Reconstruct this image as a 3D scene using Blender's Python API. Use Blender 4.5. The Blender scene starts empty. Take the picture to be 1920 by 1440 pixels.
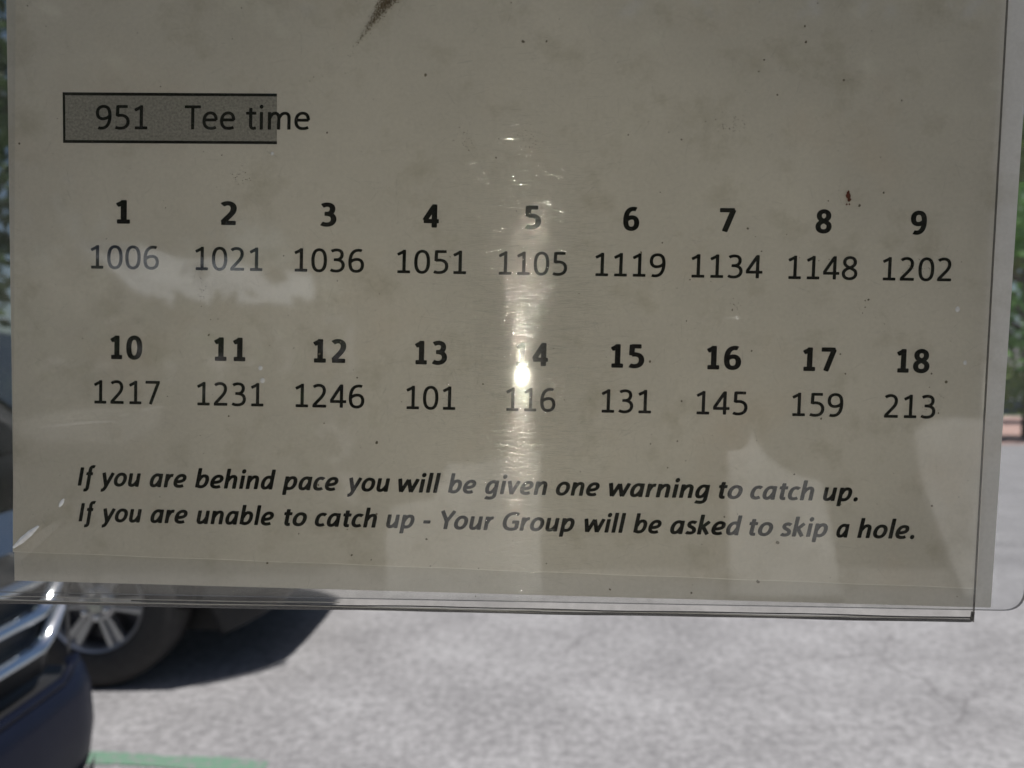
import bpy, math, random
import numpy as np
from mathutils import Matrix, Vector
random.seed(7); rng = np.random.default_rng(7)
S = bpy.context.scene
COL = S.collection
R = math.radians

# ---------------------------------------------------------------- camera
F = 1442.0                       # focal length in photo pixels (1920 wide)
CAM_H = 1.30
PITCH = math.atan(28 / F)        # a touch upwards: horizon at y = 748
cam = bpy.data.cameras.new("camera")
cam.sensor_fit = 'HORIZONTAL'; cam.sensor_width = 34.6; cam.lens = 34.6 * F / 1920
cam.clip_start = 0.005; cam.clip_end = 2000
cam.dof.use_dof = True; cam.dof.focus_distance = 0.220; cam.dof.aperture_fstop = 14
camo = bpy.data.objects.new("camera", cam); COL.objects.link(camo)
camo.location = (0, 0, CAM_H); camo.rotation_euler = (math.pi / 2 + PITCH, 0, 0)
S.camera = camo
bpy.context.view_layer.update()
CAMM = Matrix.Translation((0, 0, CAM_H)) @ Matrix.Rotation(math.pi / 2 + PITCH, 4, 'X')

# ---------------------------------------------------------------- world and sun
SUN_DIR = Vector((0.34, 0.015, 0.94)).normalized()      # towards the sun
w = bpy.data.worlds.new("World"); S.world = w; w.use_nodes = True
nt = w.node_tree; bg = nt.nodes["Background"]
sky = nt.nodes.new("ShaderNodeTexSky"); sky.sky_type = 'NISHITA'; sky.sun_disc = False
sky.sun_elevation = math.asin(SUN_DIR.z); sky.sun_rotation = math.atan2(SUN_DIR.x, SUN_DIR.y)
sky.air_density = 1.0; sky.dust_density = 1.5; sky.ozone_density = 1.0
nt.links.new(sky.outputs[0], bg.inputs[0]); bg.inputs[1].default_value = 0.06
sun = bpy.data.lights.new("sun", 'SUN'); sun.energy = 5.0; sun.angle = R(0.5); sun.color = (1, .975, .945)
suno = bpy.data.objects.new("sun", sun); COL.objects.link(suno)
suno.rotation_euler = SUN_DIR.to_track_quat('Z', 'Y').to_euler()
S.view_settings.view_transform = 'Standard'; S.view_settings.look = 'None'
S.view_settings.exposure = 0.14; S.view_settings.gamma = 1
S.cycles.use_denoising = True
S.cycles.transparent_max_bounces = 24; S.cycles.max_bounces = 8
S.cycles.sample_clamp_indirect = 8.0
FLASH = 1980.0

# ---------------------------------------------------------------- materials
def mat(name):
    m = bpy.data.materials.new(name); m.use_nodes = True
    return m, m.node_tree, m.node_tree.nodes["Principled BSDF"]
def N(t, typ, **kw):
    n = t.nodes.new(typ)
    for k, v in kw.items():
        if k in n.inputs: n.inputs[k].default_value = v
        else: setattr(n, k, v)
    return n
def ramp(t, src, stops):
    r = t.nodes.new("ShaderNodeValToRGB")
    cr = r.color_ramp
    while len(cr.elements) < len(stops): cr.elements.new(.5)
    for e, (p, c) in zip(cr.elements, stops):
        e.position = p; e.color = (*c, 1) if len(c) == 3 else c
    t.links.new(src, r.inputs[0]); return r
def noise(t, scale, detail=4, rough=.55, vec=None, dist=0.0, dim='3D'):
    n = N(t, "ShaderNodeTexNoise", Scale=scale, Detail=detail, Roughness=rough, Distortion=dist)
    if vec is not None: t.links.new(vec, n.inputs["Vector"])
    return n
def objco(t): return t.nodes.new("ShaderNodeTexCoord").outputs["Object"]
def mixc(t, fac, a, b, blend='MIX'):
    n = t.nodes.new("ShaderNodeMix"); n.data_type = 'RGBA'; n.blend_type = blend
    for inp, v in ((n.inputs[0], fac), (n.inputs[6], a), (n.inputs[7], b)):
        if hasattr(v, "is_output"): t.links.new(v, inp)
        elif isinstance(v, (int, float)): inp.default_value = v
        else: inp.default_value = (*v, 1)
    return n.outputs[2]
def simple(name, col, rough=.5, metal=0, spec=.5, coat=0, var=.12, vscale=8, bump=0):
    m, t, p = mat(name)
    c = objco(t); n = noise(t, vscale, 5, vec=c)
    lo = tuple(x * (1 - var) for x in col); hi = tuple(min(1, x * (1 + var)) for x in col)
    r = ramp(t, n.outputs[0], [(.3, lo), (.7, hi)])
    t.links.new(r.outputs[0], p.inputs["Base Color"])
    p.inputs["Roughness"].default_value = rough; p.inputs["Metallic"].default_value = metal
    p.inputs["Specular IOR Level"].default_value = spec; p.inputs["Coat Weight"].default_value = coat
    p.inputs["Coat Roughness"].default_value = .04
    if bump:
        b = N(t, "ShaderNodeBump", Strength=.4, Distance=bump); t.links.new(n.outputs[0], b.inputs["Height"])
        t.links.new(b.outputs[0], p.inputs["Normal"])
    return m

def m_asphalt():
    m, t, p = mat("aged_asphalt"); c = objco(t)
    big = noise(t, 1.7, 6, .62, c); mid = noise(t, 22, 5, .75, c); fine = noise(t, 60, 4, .8, c); grit = noise(t, 260, 2, .6, c)
    a = ramp(t, big.outputs[0], [(.32, (.200, .195, .195)), (.5, (.236, .230, .230)), (.68, (.280, .274, .274))]).outputs[0]
    b = ramp(t, mid.outputs[0], [(.32, (.50, .50, .505)), (.5, (.96, .96, .96)), (.66, (1.38, 1.375, 1.38))]).outputs[0]
    a = mixc(t, .8, a, b, 'MULTIPLY')
    b = ramp(t, fine.outputs[0], [(.3, (.62, .61, .62)), (.5, (1, 1, 1)), (.68, (1.4, 1.39, 1.4))]).outputs[0]
    a = mixc(t, .6, a, b, 'MULTIPLY')
    g = ramp(t, grit.outputs[0], [(.72, (0, 0, 0)), (.78, (1, 1, 1))]).outputs[0]
    a = mixc(t, g, a, (.55, .54, .53))
    # hairline cracks
    wn = noise(t, 1.3, 4, .6, c)
    add = t.nodes.new("ShaderNodeVectorMath"); add.operation = 'MULTIPLY_ADD'
    t.links.new(wn.outputs[1], add.inputs[0]); add.inputs[1].default_value = (.9, .9, 0); t.links.new(c, add.inputs[2])
    v = t.nodes.new("ShaderNodeTexVoronoi"); v.feature = 'DISTANCE_TO_EDGE'; v.inputs["Scale"].default_value = .8
    t.links.new(add.outputs[0], v.inputs["Vector"])
    cr = ramp(t, v.outputs["Distance"], [(.0, (1, 1, 1)), (.014, (0, 0, 0))]).outputs[0]
    msk = ramp(t, noise(t, .7, 2, .5, c).outputs[0], [(.45, (0, 0, 0)), (.62, (.55, .55, .55))]).outputs[0]
    cr = mixc(t, 1.0, cr, msk, 'MULTIPLY')
    a = mixc(t, cr, a, (.09, .085, .085))
    t.links.new(a, p.inputs["Base Color"]); p.inputs["Roughness"].default_value = .85
    p.inputs["Specular IOR Level"].default_value = .25
    b = N(t, "ShaderNodeBump", Strength=.6, Distance=.004); t.links.new(fine.outputs[0], b.inputs["Height"])
    t.links.new(b.outputs[0], p.inputs["Normal"])
    return m
def m_paper(name, base, transl, stains):
    m, t, p = mat(name); c = objco(t)
    big = noise(t, 14, 5, .6, c); mid = noise(t, 60, 6, .65, c); fib = noise(t, 900, 3, .6, c)
    dk = tuple(x * .90 for x in base); lt = tuple(min(1, x * 1.05) for x in base)
    a = ramp(t, big.outputs[0], [(.3, dk), (.65, lt)]).outputs[0]
    warm = ramp(t, noise(t, 22, 4, .6, c).outputs[0], [(.55, (0, 0, 0)), (.75, (.5, .5, .5))]).outputs[0]
    a = mixc(t, warm, a, (base[0] * .97, base[1] * .90, base[2] * .84))
    s = ramp(t, mid.outputs[0], [(.53, (0, 0, 0)), (.72, (stains,) * 3)]).outputs[0]
    a = mixc(t, s, a, (base[0] * .62, base[1] * .60, base[2] * .52))
    f = ramp(t, fib.outputs[0], [(.3, (.95, .95, .95)), (.7, (1.03, 1.03, 1.03))]).outputs[0]
    a = mixc(t, 1.0, a, f, 'MULTIPLY')
    t.links.new(a, p.inputs["Base Color"]); p.inputs["Roughness"].default_value = .8
    p.inputs["Specular IOR Level"].default_value = .15
    tr = N(t, "ShaderNodeBsdfTranslucent"); t.links.new(a, tr.inputs[0])
    mx = N(t, "ShaderNodeMixShader"); mx.inputs[0].default_value = transl
    out = t.nodes["Material Output"]
    t.links.new(p.outputs[0], mx.inputs[1]); t.links.new(tr.outputs[0], mx.inputs[2]); t.links.new(mx.outputs[0], out.inputs[0])
    return m
def m_clear(name, tint, ior=1.49, rough=.025, haze=.03, dirt=.05, wide=.0, hazecol=(.75, .72, .64)):
    """thin clear acrylic: see-through, mirror-like by Fresnel, a film of dust"""
    m, t, p = mat(name); t.nodes.remove(p); out = t.nodes["Material Output"]; c = objco(t)
    tr = N(t, "ShaderNodeBsdfTransparent"); tr.inputs[0].default_value = (*tint, 1)
    gl = N(t, "ShaderNodeBsdfAnisotropic"); gl.inputs["Roughness"].default_value = rough
    fr = N(t, "ShaderNodeFresnel")               # same mirror from either side: the sheet is thin, so no total reflection
    ge = N(t, "ShaderNodeNewGeometry"); mr = N(t, "ShaderNodeMapRange")
    t.links.new(ge.outputs["Backfacing"], mr.inputs["Value"]); mr.inputs["To Min"].default_value = ior; mr.inputs["To Max"].default_value = 1/ior
    t.links.new(mr.outputs[0], fr.inputs["IOR"])
    df = N(t, "ShaderNodeBsdfDiffuse"); df.inputs[0].default_value = (*hazecol, 1)
    sm = noise(t, 34, 6, .7, c); smr = ramp(t, sm.outputs[0], [(.42, (haze,) * 3), (.75, (haze + dirt,) * 3)])
    m1 = N(t, "ShaderNodeMixShader"); t.links.new(smr.outputs[0], m1.inputs[0])
    t.links.new(tr.outputs[0], m1.inputs[1]); t.links.new(df.outputs[0], m1.inputs[2])
    gsh = gl.outputs[0]
    if wide:
        g2 = N(t, "ShaderNodeBsdfAnisotropic"); g2.inputs["Roughness"].default_value = .24; g2.inputs["Anisotropy"].default_value = .62
        tv = N(t, "ShaderNodeCombineXYZ"); tv.inputs[0].default_value = 1.0; t.links.new(tv.outputs[0], g2.inputs["Tangent"])
        mg = N(t, "ShaderNodeMixShader"); mg.inputs[0].default_value = wide
        t.links.new(gl.outputs[0], mg.inputs[1]); t.links.new(g2.outputs[0], mg.inputs[2]); gsh = mg.outputs[0]
    m2 = N(t, "ShaderNodeMixShader"); t.links.new(fr.outputs[0], m2.inputs[0])
    t.links.new(m1.outputs[0], m2.inputs[1]); t.links.new(gsh, m2.inputs[2]); t.links.new(m2.outputs[0], out.inputs[0])
    return m
def m_edge(name, col, see):
    m, t, p = mat(name); out = t.nodes["Material Output"]
    p.inputs["Base Color"].default_value = (*col, 1); p.inputs["Roughness"].default_value = .25
    tr = N(t, "ShaderNodeBsdfTransparent"); tr.inputs[0].default_value = (.8, .78, .76, 1)
    mx = N(t, "ShaderNodeMixShader"); mx.inputs[0].default_value = see
    t.links.new(p.outputs[0], mx.inputs[1]); t.links.new(tr.outputs[0], mx.inputs[2]); t.links.new(mx.outputs[0], out.inputs[0])
    return m
def m_emit(name, col, s):
    m, t, p = mat(name); t.nodes.remove(p)
    e = N(t, "ShaderNodeEmission", Strength=s); e.inputs[0].default_value = (*col, 1)
    t.links.new(e.outputs[0], t.nodes["Material Output"].inputs[0]); return m
def m_leaf(name, dark, light):
    m, t, p = mat(name); c = objco(t)
    n = noise(t, 1.4, 3, .6, c); n2 = noise(t, 14, 2, .6, c)
    a = ramp(t, n.outputs[0], [(.35, dark), (.65, light)]).outputs[0]
    b = ramp(t, n2.outputs[0], [(.3, (.7, .7, .7)), (.7, (1.3, 1.3, 1.3))]).outputs[0]
    a = mixc(t, 1.0, a, b, 'MULTIPLY')
    t.links.new(a, p.inputs["Base Color"]); p.inputs["Roughness"].default_value = .55
    tr = N(t, "ShaderNodeBsdfTranslucent"); t.links.new(a, tr.inputs[0])
    mx = N(t, "ShaderNodeMixShader"); mx.inputs[0].default_value = .25
    t.links.new(p.outputs[0], mx.inputs[1]); t.links.new(tr.outputs[0], mx.inputs[2])
    t.links.new(mx.outputs[0], t.nodes["Material Output"].inputs[0]); return m
def m_brick(name):
    m, t, p = mat(name); c = objco(t)
    b = t.nodes.new("ShaderNodeTexBrick"); b.inputs["Scale"].default_value = 4
    b.inputs["Color1"].default_value = (.36, .19, .15, 1); b.inputs["Color2"].default_value = (.42, .25, .20, 1); b.inputs["Mortar"].default_value = (.4, .37, .34, 1)
    t.links.new(c, b.inputs["Vector"]); t.links.new(b.outputs[0], p.inputs["Base Color"]); p.inputs["Roughness"].default_value = .85
    return m

ASPH = m_asphalt()
PAPER = m_paper("printed_paper", (.765, .73, .672), .08, .5)
PAPER2 = m_paper("backing_paper", (.67, .645, .605), .08, .3)
INK = simple("black_toner", (.006, .0055, .0055), .7, spec=.06, var=.3, vscale=700)
GREYFILL = simple("grey_printed_fill", (.31, .30, .275), .75, spec=.2, var=.28, vscale=1500)
CLEAR = m_clear("scuffed_clear_acrylic", (.955, .948, .925), ior=1.62, rough=.035, haze=.004, dirt=.022, wide=.08)
CLEARB = m_clear("clear_acrylic_back", (.95, .955, .96), rough=.05, haze=.03, dirt=.07, hazecol=(.72, .72, .74))
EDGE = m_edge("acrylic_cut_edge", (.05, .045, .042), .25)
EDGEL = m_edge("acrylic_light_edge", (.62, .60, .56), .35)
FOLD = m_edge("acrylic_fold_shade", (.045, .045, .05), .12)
SCR = m_clear("scratch_in_acrylic", (.97, .97, .96), ior=1.62, rough=.04, haze=.01, dirt=.01)
SPECK = simple("dirt_speck", (.16, .138, .105), .8, var=.4, vscale=300)
SMEAR = simple("brown_grime", (.125, .09, .055), .8, var=.3, vscale=400)
RUST = simple("dried_red_speck", (.12, .025, .012), .7, var=.3, vscale=500)
GLINT = simple("painted_glint", (.58, .57, .55), .4, var=.05)
NAVY = simple("navy_car_paint", (.004, .0055, .013), .45, spec=.09, coat=.12, var=.08)
CHAR = simple("charcoal_car_paint", (.018, .019, .021), .45, spec=.2, coat=.2, var=.08)
CHROME = simple("chrome", (.62, .66, .70), .09, metal=1, var=.05)
BLACKP = simple("black_plastic", (.014, .014, .015), .5, var=.2)
HEADL = m_clear("headlamp_lens", (.9, .9, .9), haze=.05)
TYRE = simple("tyre_rubber", (.032, .030, .029), .75, var=.2, vscale=30, bump=.002)
ALLOY = simple("brushed_alloy", (.46, .46, .47), .42, metal=.8, var=.06)
ALLOYD = simple("dark_alloy", (.10, .10, .11), .4, metal=.7, var=.1)
NUT = simple("chrome_lug_nut", (.8, .8, .8), .12, metal=1, var=.02)
HUBC = simple("wheel_centre_cap", (.42, .43, .38), .3, metal=.3, var=.05)
GLASS = simple("dark_car_glass", (.012, .016, .02), .04, spec=.8, var=.05)
def m_paint():
    m, t, p = mat("worn_green_road_paint"); c = objco(t)
    a = ramp(t, noise(t, 26, 6, .75, c).outputs[0], [(.40, (.19, .19, .185)), (.50, (.105, .20, .135)), (.75, (.135, .225, .16))]).outputs[0]
    t.links.new(a, p.inputs["Base Color"]); p.inputs["Roughness"].default_value = .8; return m
GREENP = m_paint()
GRASS = m_leaf("lawn", (.10, .17, .03), (.20, .27, .06))
LEAFG = m_leaf("green_leaves", (.06, .17, .03), (.15, .32, .06))
LEAFD = m_leaf("dark_leaves", (.025, .055, .018), (.055, .10, .03))
LEAFL = m_leaf("light_leaves", (.10, .17, .04), (.20, .27, .07))
BARK = simple("bark", (.10, .075, .055), .9, var=.3, vscale=12, bump=.02)
STEEL = simple("dark_painted_steel", (.03, .03, .032), .45, metal=.3, var=.15)
BOARD = simple("mottled_reflection_board", (.52, .515, .50), .7, var=.38, vscale=4.5)
WHITEW = simple("pale_painted_wall", (.80, .79, .77), .7, var=.05)
BLUEW = simple("slate_blue_base", (.13, .15, .25), .7, var=.1)
ROOF = simple("grey_roof", (.12, .11, .11), .8, var=.2, vscale=3)
BRICK = m_brick("brick_paving")
PHONEM = simple("phone_glass_back", (.012, .012, .014), .15, var=.05)
LED = m_emit("phone_flash_light", (1.0, .955, .80), FLASH)
LED_OFF = simple("lens_ring", (.05, .05, .055), .3, metal=1)

# ---------------------------------------------------------------- mesh helpers
class MB:
    def __init__(s): s.v = []; s.f = []; s.mi = []
    def add(s, vs, fs, mi=0):
        o = len(s.v); s.v += [tuple(v) for v in vs]
        s.f += [tuple(i + o for i in f) for f in fs]; s.mi += [mi] * len(fs)
    def box(s, lo, hi, mi=0, M=None):
        x0, y0, z0 = lo; x1, y1, z1 = hi
        vs = [Vector(p) for p in ((x0,y0,z0),(x1,y0,z0),(x1,y1,z0),(x0,y1,z0),(x0,y0,z1),(x1,y0,z1),(x1,y1,z1),(x0,y1,z1))]
        if M: vs = [M @ v for v in vs]
        s.add(vs, [(0,3,2,1),(4,5,6,7),(0,1,5,4),(1,2,6,5),(2,3,7,6),(3,0,4,7)], mi)
    def tube(s, pts, rad, n=8, mi=0, caps=True):
        pts = [Vector(p) for p in pts]; rings = []
        rads = rad if isinstance(rad, (list, tuple)) else [rad] * len(pts)
        up = None
        for i, p in enumerate(pts):
            d = (pts[min(i + 1, len(pts) - 1)] - pts[max(i - 1, 0)]).normalized()
            if up is None:
                up = d.orthogonal().normalized()
            up = (up - d * up.dot(d)).normalized(); sd = d.cross(up)
            rings.append([p + (up * math.cos(2*math.pi*k/n) + sd * math.sin(2*math.pi*k/n)) * rads[i] for k in range(n)])
        vs = [v for r in rings for v in r]; fs = []
        for i in range(len(rings) - 1):
            for k in range(n):
                fs.append((i*n+k, i*n+(k+1) % n, (i+1)*n+(k+1) % n, (i+1)*n+k))
        if caps:
            fs.append(tuple(reversed(range(n)))); fs.append(tuple((len(rings)-1)*n+k for k in range(n)))
        s.add(vs, fs, mi)
    def lathe(s, prof, M, n=48, mi=0):
        """profile [(r, h)] turned round local z, M places it"""
        vs = [M @ Vector((r*math.cos(2*math.pi*k/n), r*math.sin(2*math.pi*k/n), h)) for r, h in prof for k in range(n)]
        fs = [(i*n+k, i*n+(k+1) % n, (i+1)*n+(k+1) % n, (i+1)*n+k) for i in range(len(prof)-1) for k in range(n)]
        s.add(vs, fs, mi)
    def prism(s, outline, h0, h1, M=None, mi=0):
        """closed 2-D outline, extruded h0..h1 along local z"""
        n = len(outline); M = M or Matrix()
        vs = [M @ Vector((x, y, h0)) for x, y in outline] + [M @ Vector((x, y, h1)) for x, y in outline]
        fs = [tuple(reversed(range(n))), tuple(range(n, 2*n))] + [(k, (k+1) % n, n+(k+1) % n, n+k) for k in range(n)]
        s.add(vs, fs, mi)
    def grid(s, P, mi=0, flip=False):
        nu = len(P); nv = len(P[0]); vs = [p for row in P for p in row]
        fs = [(i*nv+j, (i+1)*nv+j, (i+1)*nv+j+1, i*nv+j+1) for i in range(nu-1) for j in range(nv-1)]
        if flip: fs = [tuple(reversed(f)) for f in fs]
        s.add(vs, fs, mi)
    def build(s, name, m, parent=None, smooth=False, bevel=0, M=None):
        me = bpy.data.meshes.new(name); me.from_pydata(s.v, [], s.f); me.update()
        for x in (m if isinstance(m, (list, tuple)) else [m]): me.materials.append(x)
        if any(s.mi): me.polygons.foreach_set("material_index", s.mi)
        if smooth: me.polygons.foreach_set("use_smooth", [True] * len(me.polygons))
        o = bpy.data.objects.new(name, me); COL.objects.link(o)
        if parent is not None: o.parent = parent
        if M is not None: o.matrix_world = M
        if bevel:
            b = o.modifiers.new("bevel", 'BEVEL'); b.width = bevel; b.segments = 3; b.limit_method = 'ANGLE'
        return o
def tag(o, label=None, cat=None, group=None, kind=None):
    for k, v in (("label", label), ("category", cat), ("group", group), ("kind", kind)):
        if v: o[k] = v
    return o
def empty(name, M):
    o = bpy.data.objects.new(name, None); o.empty_display_size = .05; COL.objects.link(o)
    o.matrix_world = M if isinstance(M, Matrix) else Matrix.Translation(M); return o

# ---------------------------------------------------------------- sheet plane
D = 0.221; TILT = R(2.1)
PX = D / F                                       # metres per photo pixel on the sheet
n_c = Vector((0, -math.sin(TILT), math.cos(TILT)))
L = Matrix(((1, 0, 0, 0), (0, math.cos(TILT), -math.sin(TILT), 0), (0, math.sin(TILT), math.cos(TILT), -D), (0, 0, 0, 1)))
SHEET = CAMM @ L                                 # local x right, y up, z towards the reader
def sp(u, v):
    """a measured photo point, as a place on the sheet (metres)"""
    a = (u - 960) / F; b = -(v - 720) / F
    s = D * math.cos(TILT) / (math.cos(TILT) + b * math.sin(TILT))
    return (s * a, s * b * math.cos(TILT) + (-s + D) * math.sin(TILT))
def lean(u): return .005 + .047 * (u - 28) / 1822

# ---- lettering: pen strokes in em units (humanist sans with footed 1, italic with single-storey a)
def parse(d):
    tk = d.split(); i = 0; out = []; cur = None; pts = []; closed = False
    def flush():
        if len(pts) > 1: out.append((list(pts), closed))
    while i < len(tk):
        c = tk[i]; i += 1
        if c == 'M':
            flush(); cur = (float(tk[i]), float(tk[i+1])); i += 2; pts = [cur]; closed = False
        elif c == 'L':
            q = (float(tk[i]), float(tk[i+1])); i += 2; pts.append(q); cur = q
        elif c == 'C':
            q = [float(x) for x in tk[i:i+6]]; i += 6
            for k in range(1, 11):
                t = k / 10; m = 1 - t
                pts.append(tuple(m**3*cur[j] + 3*m*m*t*q[j] + 3*m*t*t*q[2+j] + t**3*q[4+j] for j in (0, 1)))
            cur = (q[4], q[5])
        elif c == 'Z':
            if math.dist(pts[0], pts[-1]) < 1e-6: pts.pop()
            closed = True
        elif c == 'O':                           # dot: centre, radius
            flush(); cx, cy, r = (float(x) for x in tk[i:i+3]); i += 3
            out.append(((cx, cy, r), 'dot')); pts = []; closed = False
    flush(); return out
DIG = {
 '0': "M .2535 .600 C .13 .600 .083 .48 .083 .312 C .083 .14 .13 .026 .2535 .026 C .377 .026 .424 .14 .424 .312 C .424 .48 .377 .600 .2535 .600 Z",
 '1': "M .092 .500 L .285 .598 M .272 .0 L .272 .634 M .093 .035 L .440 .035",
 '2': "M .078 .548 C .115 .582 .165 .600 .220 .600 C .32 .600 .375 .54 .375 .457 C .375 .37 .33 .31 .245 .220 L .085 .050 M .050 .036 L .435 .036",
 '3': "M .080 .560 C .12 .585 .17 .600 .220 .600 C .315 .600 .372 .555 .372 .478 C .372 .39 .31 .335 .215 .335 L .145 .335 M .200 .335 C .33 .335 .407 .28 .407 .185 C .407 .085 .325 .026 .210 .026 C .15 .026 .10 .040 .062 .062",
 '4': "M .345 .0 L .345 .634 M .335 .605 L .058 .180 M .030 .167 L .480 .167",
 '5': "M .405 .598 L .110 .598 M .133 .630 L .122 .335 M .118 .352 C .15 .363 .18 .366 .215 .366 C .335 .366 .415 .305 .415 .20 C .415 .09 .33 .026 .205 .026 C .15 .026 .105 .036 .070 .054",
 '6': "M .405 .582 C .38 .594 .345 .600 .315 .600 C .16 .600 .085 .47 .085 .270 C .085 .10 .14 .026 .260 .026 C .365 .026 .428 .09 .428 .195 C .428 .295 .37 .352 .275 .352 C .205 .352 .13 .32 .090 .265",
 '7': "M .045 .598 L .460 .598 M .425 .615 L .190 .0",
 '8': "M .2535 .602 C .165 .602 .108 .55 .108 .475 C .108 .40 .17 .36 .2535 .325 C .35 .285 .425 .25 .425 .172 C .425 .08 .355 .026 .2535 .026 C .15 .026 .083 .08 .083 .168 C .083 .25 .16 .29 .2535 .325 C .345 .36 .400 .40 .400 .475 C .400 .55 .34 .602 .2535 .602 Z",
}
def rot180(d):
    tk = d.split(); o = []; num = 0
    for t in tk:
        if t.isalpha(): o.append(t); num = 0
        else:
            o.append("%.4f" % ((.507 if num % 2 == 0 else .626) - float(t))); num += 1
    return " ".join(o)
DIG['9'] = rot180(DIG['6'])
REG = {k: (d, .507) for k, d in DIG.items()}
REG.update({
 'T': ("M .015 .596 L .475 .596 M .245 .0 L .245 .600", .487),
 'e': ("M .085 .252 L .430 .252 M .420 .245 C .420 .37 .365 .436 .260 .436 C .15 .436 .080 .345 .080 .225 C .080 .095 .15 .030 .275 .030 C .33 .030 .38 .042 .420 .062", .498),
 't': ("M .155 .575 L .155 .13 C .155 .06 .18 .032 .235 .032 L .305 .042 M .025 .432 L .310 .432", .335),
 'i': ("M .115 .466 L .115 .0 O .115 .605 .054", .229),
 'm': ("M .110 .466 L .110 .0 M .115 .30 C .16 .39 .20 .432 .265 .432 C .33 .432 .365 .385 .365 .31 L .365 .0 M .370 .30 C .42 .39 .46 .432 .535 .432 C .61 .432 .648 .385 .648 .30 L .648 .0 ", .760),
})
_bowl = "M .395 .37 C .36 .41 .32 .424 .275 .424 C .165 .424 .095 .32 .095 .185 C .095 .095 .135 .047 .200 .047 C .285 .047 .35 .13 .390 .24"
_bowlb = "M .125 .24 C .165 .36 .225 .424 .305 .424 C .385 .424 .430 .37 .430 .280 C .430 .14 .36 .047 .240 .047 C .19 .047 .15 .06 .120 .09"
BI = {
 'a': (_bowl + " M .402 .470 L .402 .0", .528),
 'b': (_bowlb + " M .112 .69 L .112 .02", .537),
 'c': ("M .370 .388 C .34 .412 .30 .424 .260 .424 C .15 .424 .088 .33 .088 .195 C .088 .10 .14 .047 .230 .047 C .28 .047 .33 .06 .365 .085", .418),
 'd': (_bowl + " M .402 .69 L .402 .0", .537),
 'e': ("M .110 .205 C .25 .205 .408 .225 .408 .330 C .408 .39 .365 .425 .290 .425 C .165 .425 .092 .32 .092 .185 C .092 .095 .15 .046 .255 .046 C .31 .046 .36 .058 .400 .080", .503),
 'f': ("M .345 .652 C .32 .660 .30 .662 .280 .662 C .215 .662 .185 .62 .185 .545 L .185 -.05 C .185 -.11 .155 -.145 .100 -.145 L .050 -.138 M .055 .418 L .310 .418", .316),
 'g': (_bowl + " M .402 .470 L .402 -.01 C .402 -.10 .33 -.140 .240 -.140 C .18 -.140 .12 -.13 .085 -.112", .528),
 'h': ("M .112 .69 L .112 .0 M .120 .24 C .165 .35 .235 .424 .310 .424 C .375 .424 .405 .385 .405 .31 L .405 .0", .537),
 'i': ("M .123 .466 L .123 .0 O .123 .605 .080", .246),
 'k': ("M .112 .69 L .112 .0 M .150 .23 L .385 .455 M .200 .27 L .395 .01", .480),
 'l': ("M .123 .69 L .123 .0", .246),
 'n': ("M .112 .466 L .112 .0 M .120 .24 C .165 .35 .235 .424 .310 .424 C .375 .424 .405 .385 .405 .31 L .405 .0", .537),
 'o': ("M .275 .425 C .165 .425 .092 .32 .092 .200 C .092 .10 .155 .046 .255 .046 C .37 .046 .440 .15 .440 .275 C .440 .37 .38 .425 .275 .425 Z", .538),
 'p': (_bowlb + " M .112 .466 L .112 -.178", .537),
 'r': ("M .112 .466 L .112 .0 M .120 .22 C .15 .33 .20 .418 .280 .418 L .330 .412", .355),
 's': ("M .335 .393 C .30 .415 .26 .426 .220 .426 C .15 .426 .112 .39 .112 .345 C .112 .235 .318 .265 .318 .135 C .318 .075 .265 .046 .190 .046 C .14 .046 .09 .058 .058 .078", .399),
 't': ("M .165 .575 L .165 .13 C .165 .07 .19 .047 .240 .047 L .305 .056 M .035 .418 L .320 .418", .347),
 'u': ("M .112 .466 L .112 .15 C .112 .08 .14 .047 .200 .047 C .285 .047 .35 .12 .392 .22 M .405 .466 L .405 .0", .537),
 'v': ("M .065 .466 L .225 .01 M .215 .01 L .415 .466", .473),
 'w': ("M .065 .466 L .190 .01 M .190 .01 L .375 .44 M .375 .44 L .530 .01 M .530 .01 L .690 .466", .745),
 'y': ("M .065 .466 L .225 .01 M .425 .466 L .205 -.04 C .165 -.125 .13 -.142 .055 -.140", .474),
 'I': ("M .133 .634 L .133 .0", .267),
 'Y': ("M .045 .634 L .265 .27 M .485 .634 L .265 .27 M .265 .31 L .265 .0", .520),
 'G': ("M .560 .545 C .51 .575 .45 .588 .385 .588 C .20 .588 .105 .46 .105 .30 C .105 .14 .20 .046 .360 .046 C .44 .046 .51 .065 .560 .095 M .548 .07 L .548 .335 M .590 .295 L .365 .295", .637),
 '.': ("O .133 .070 .078", .267),
 '-': ("M .035 .235 L .270 .235", .306),
}
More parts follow.
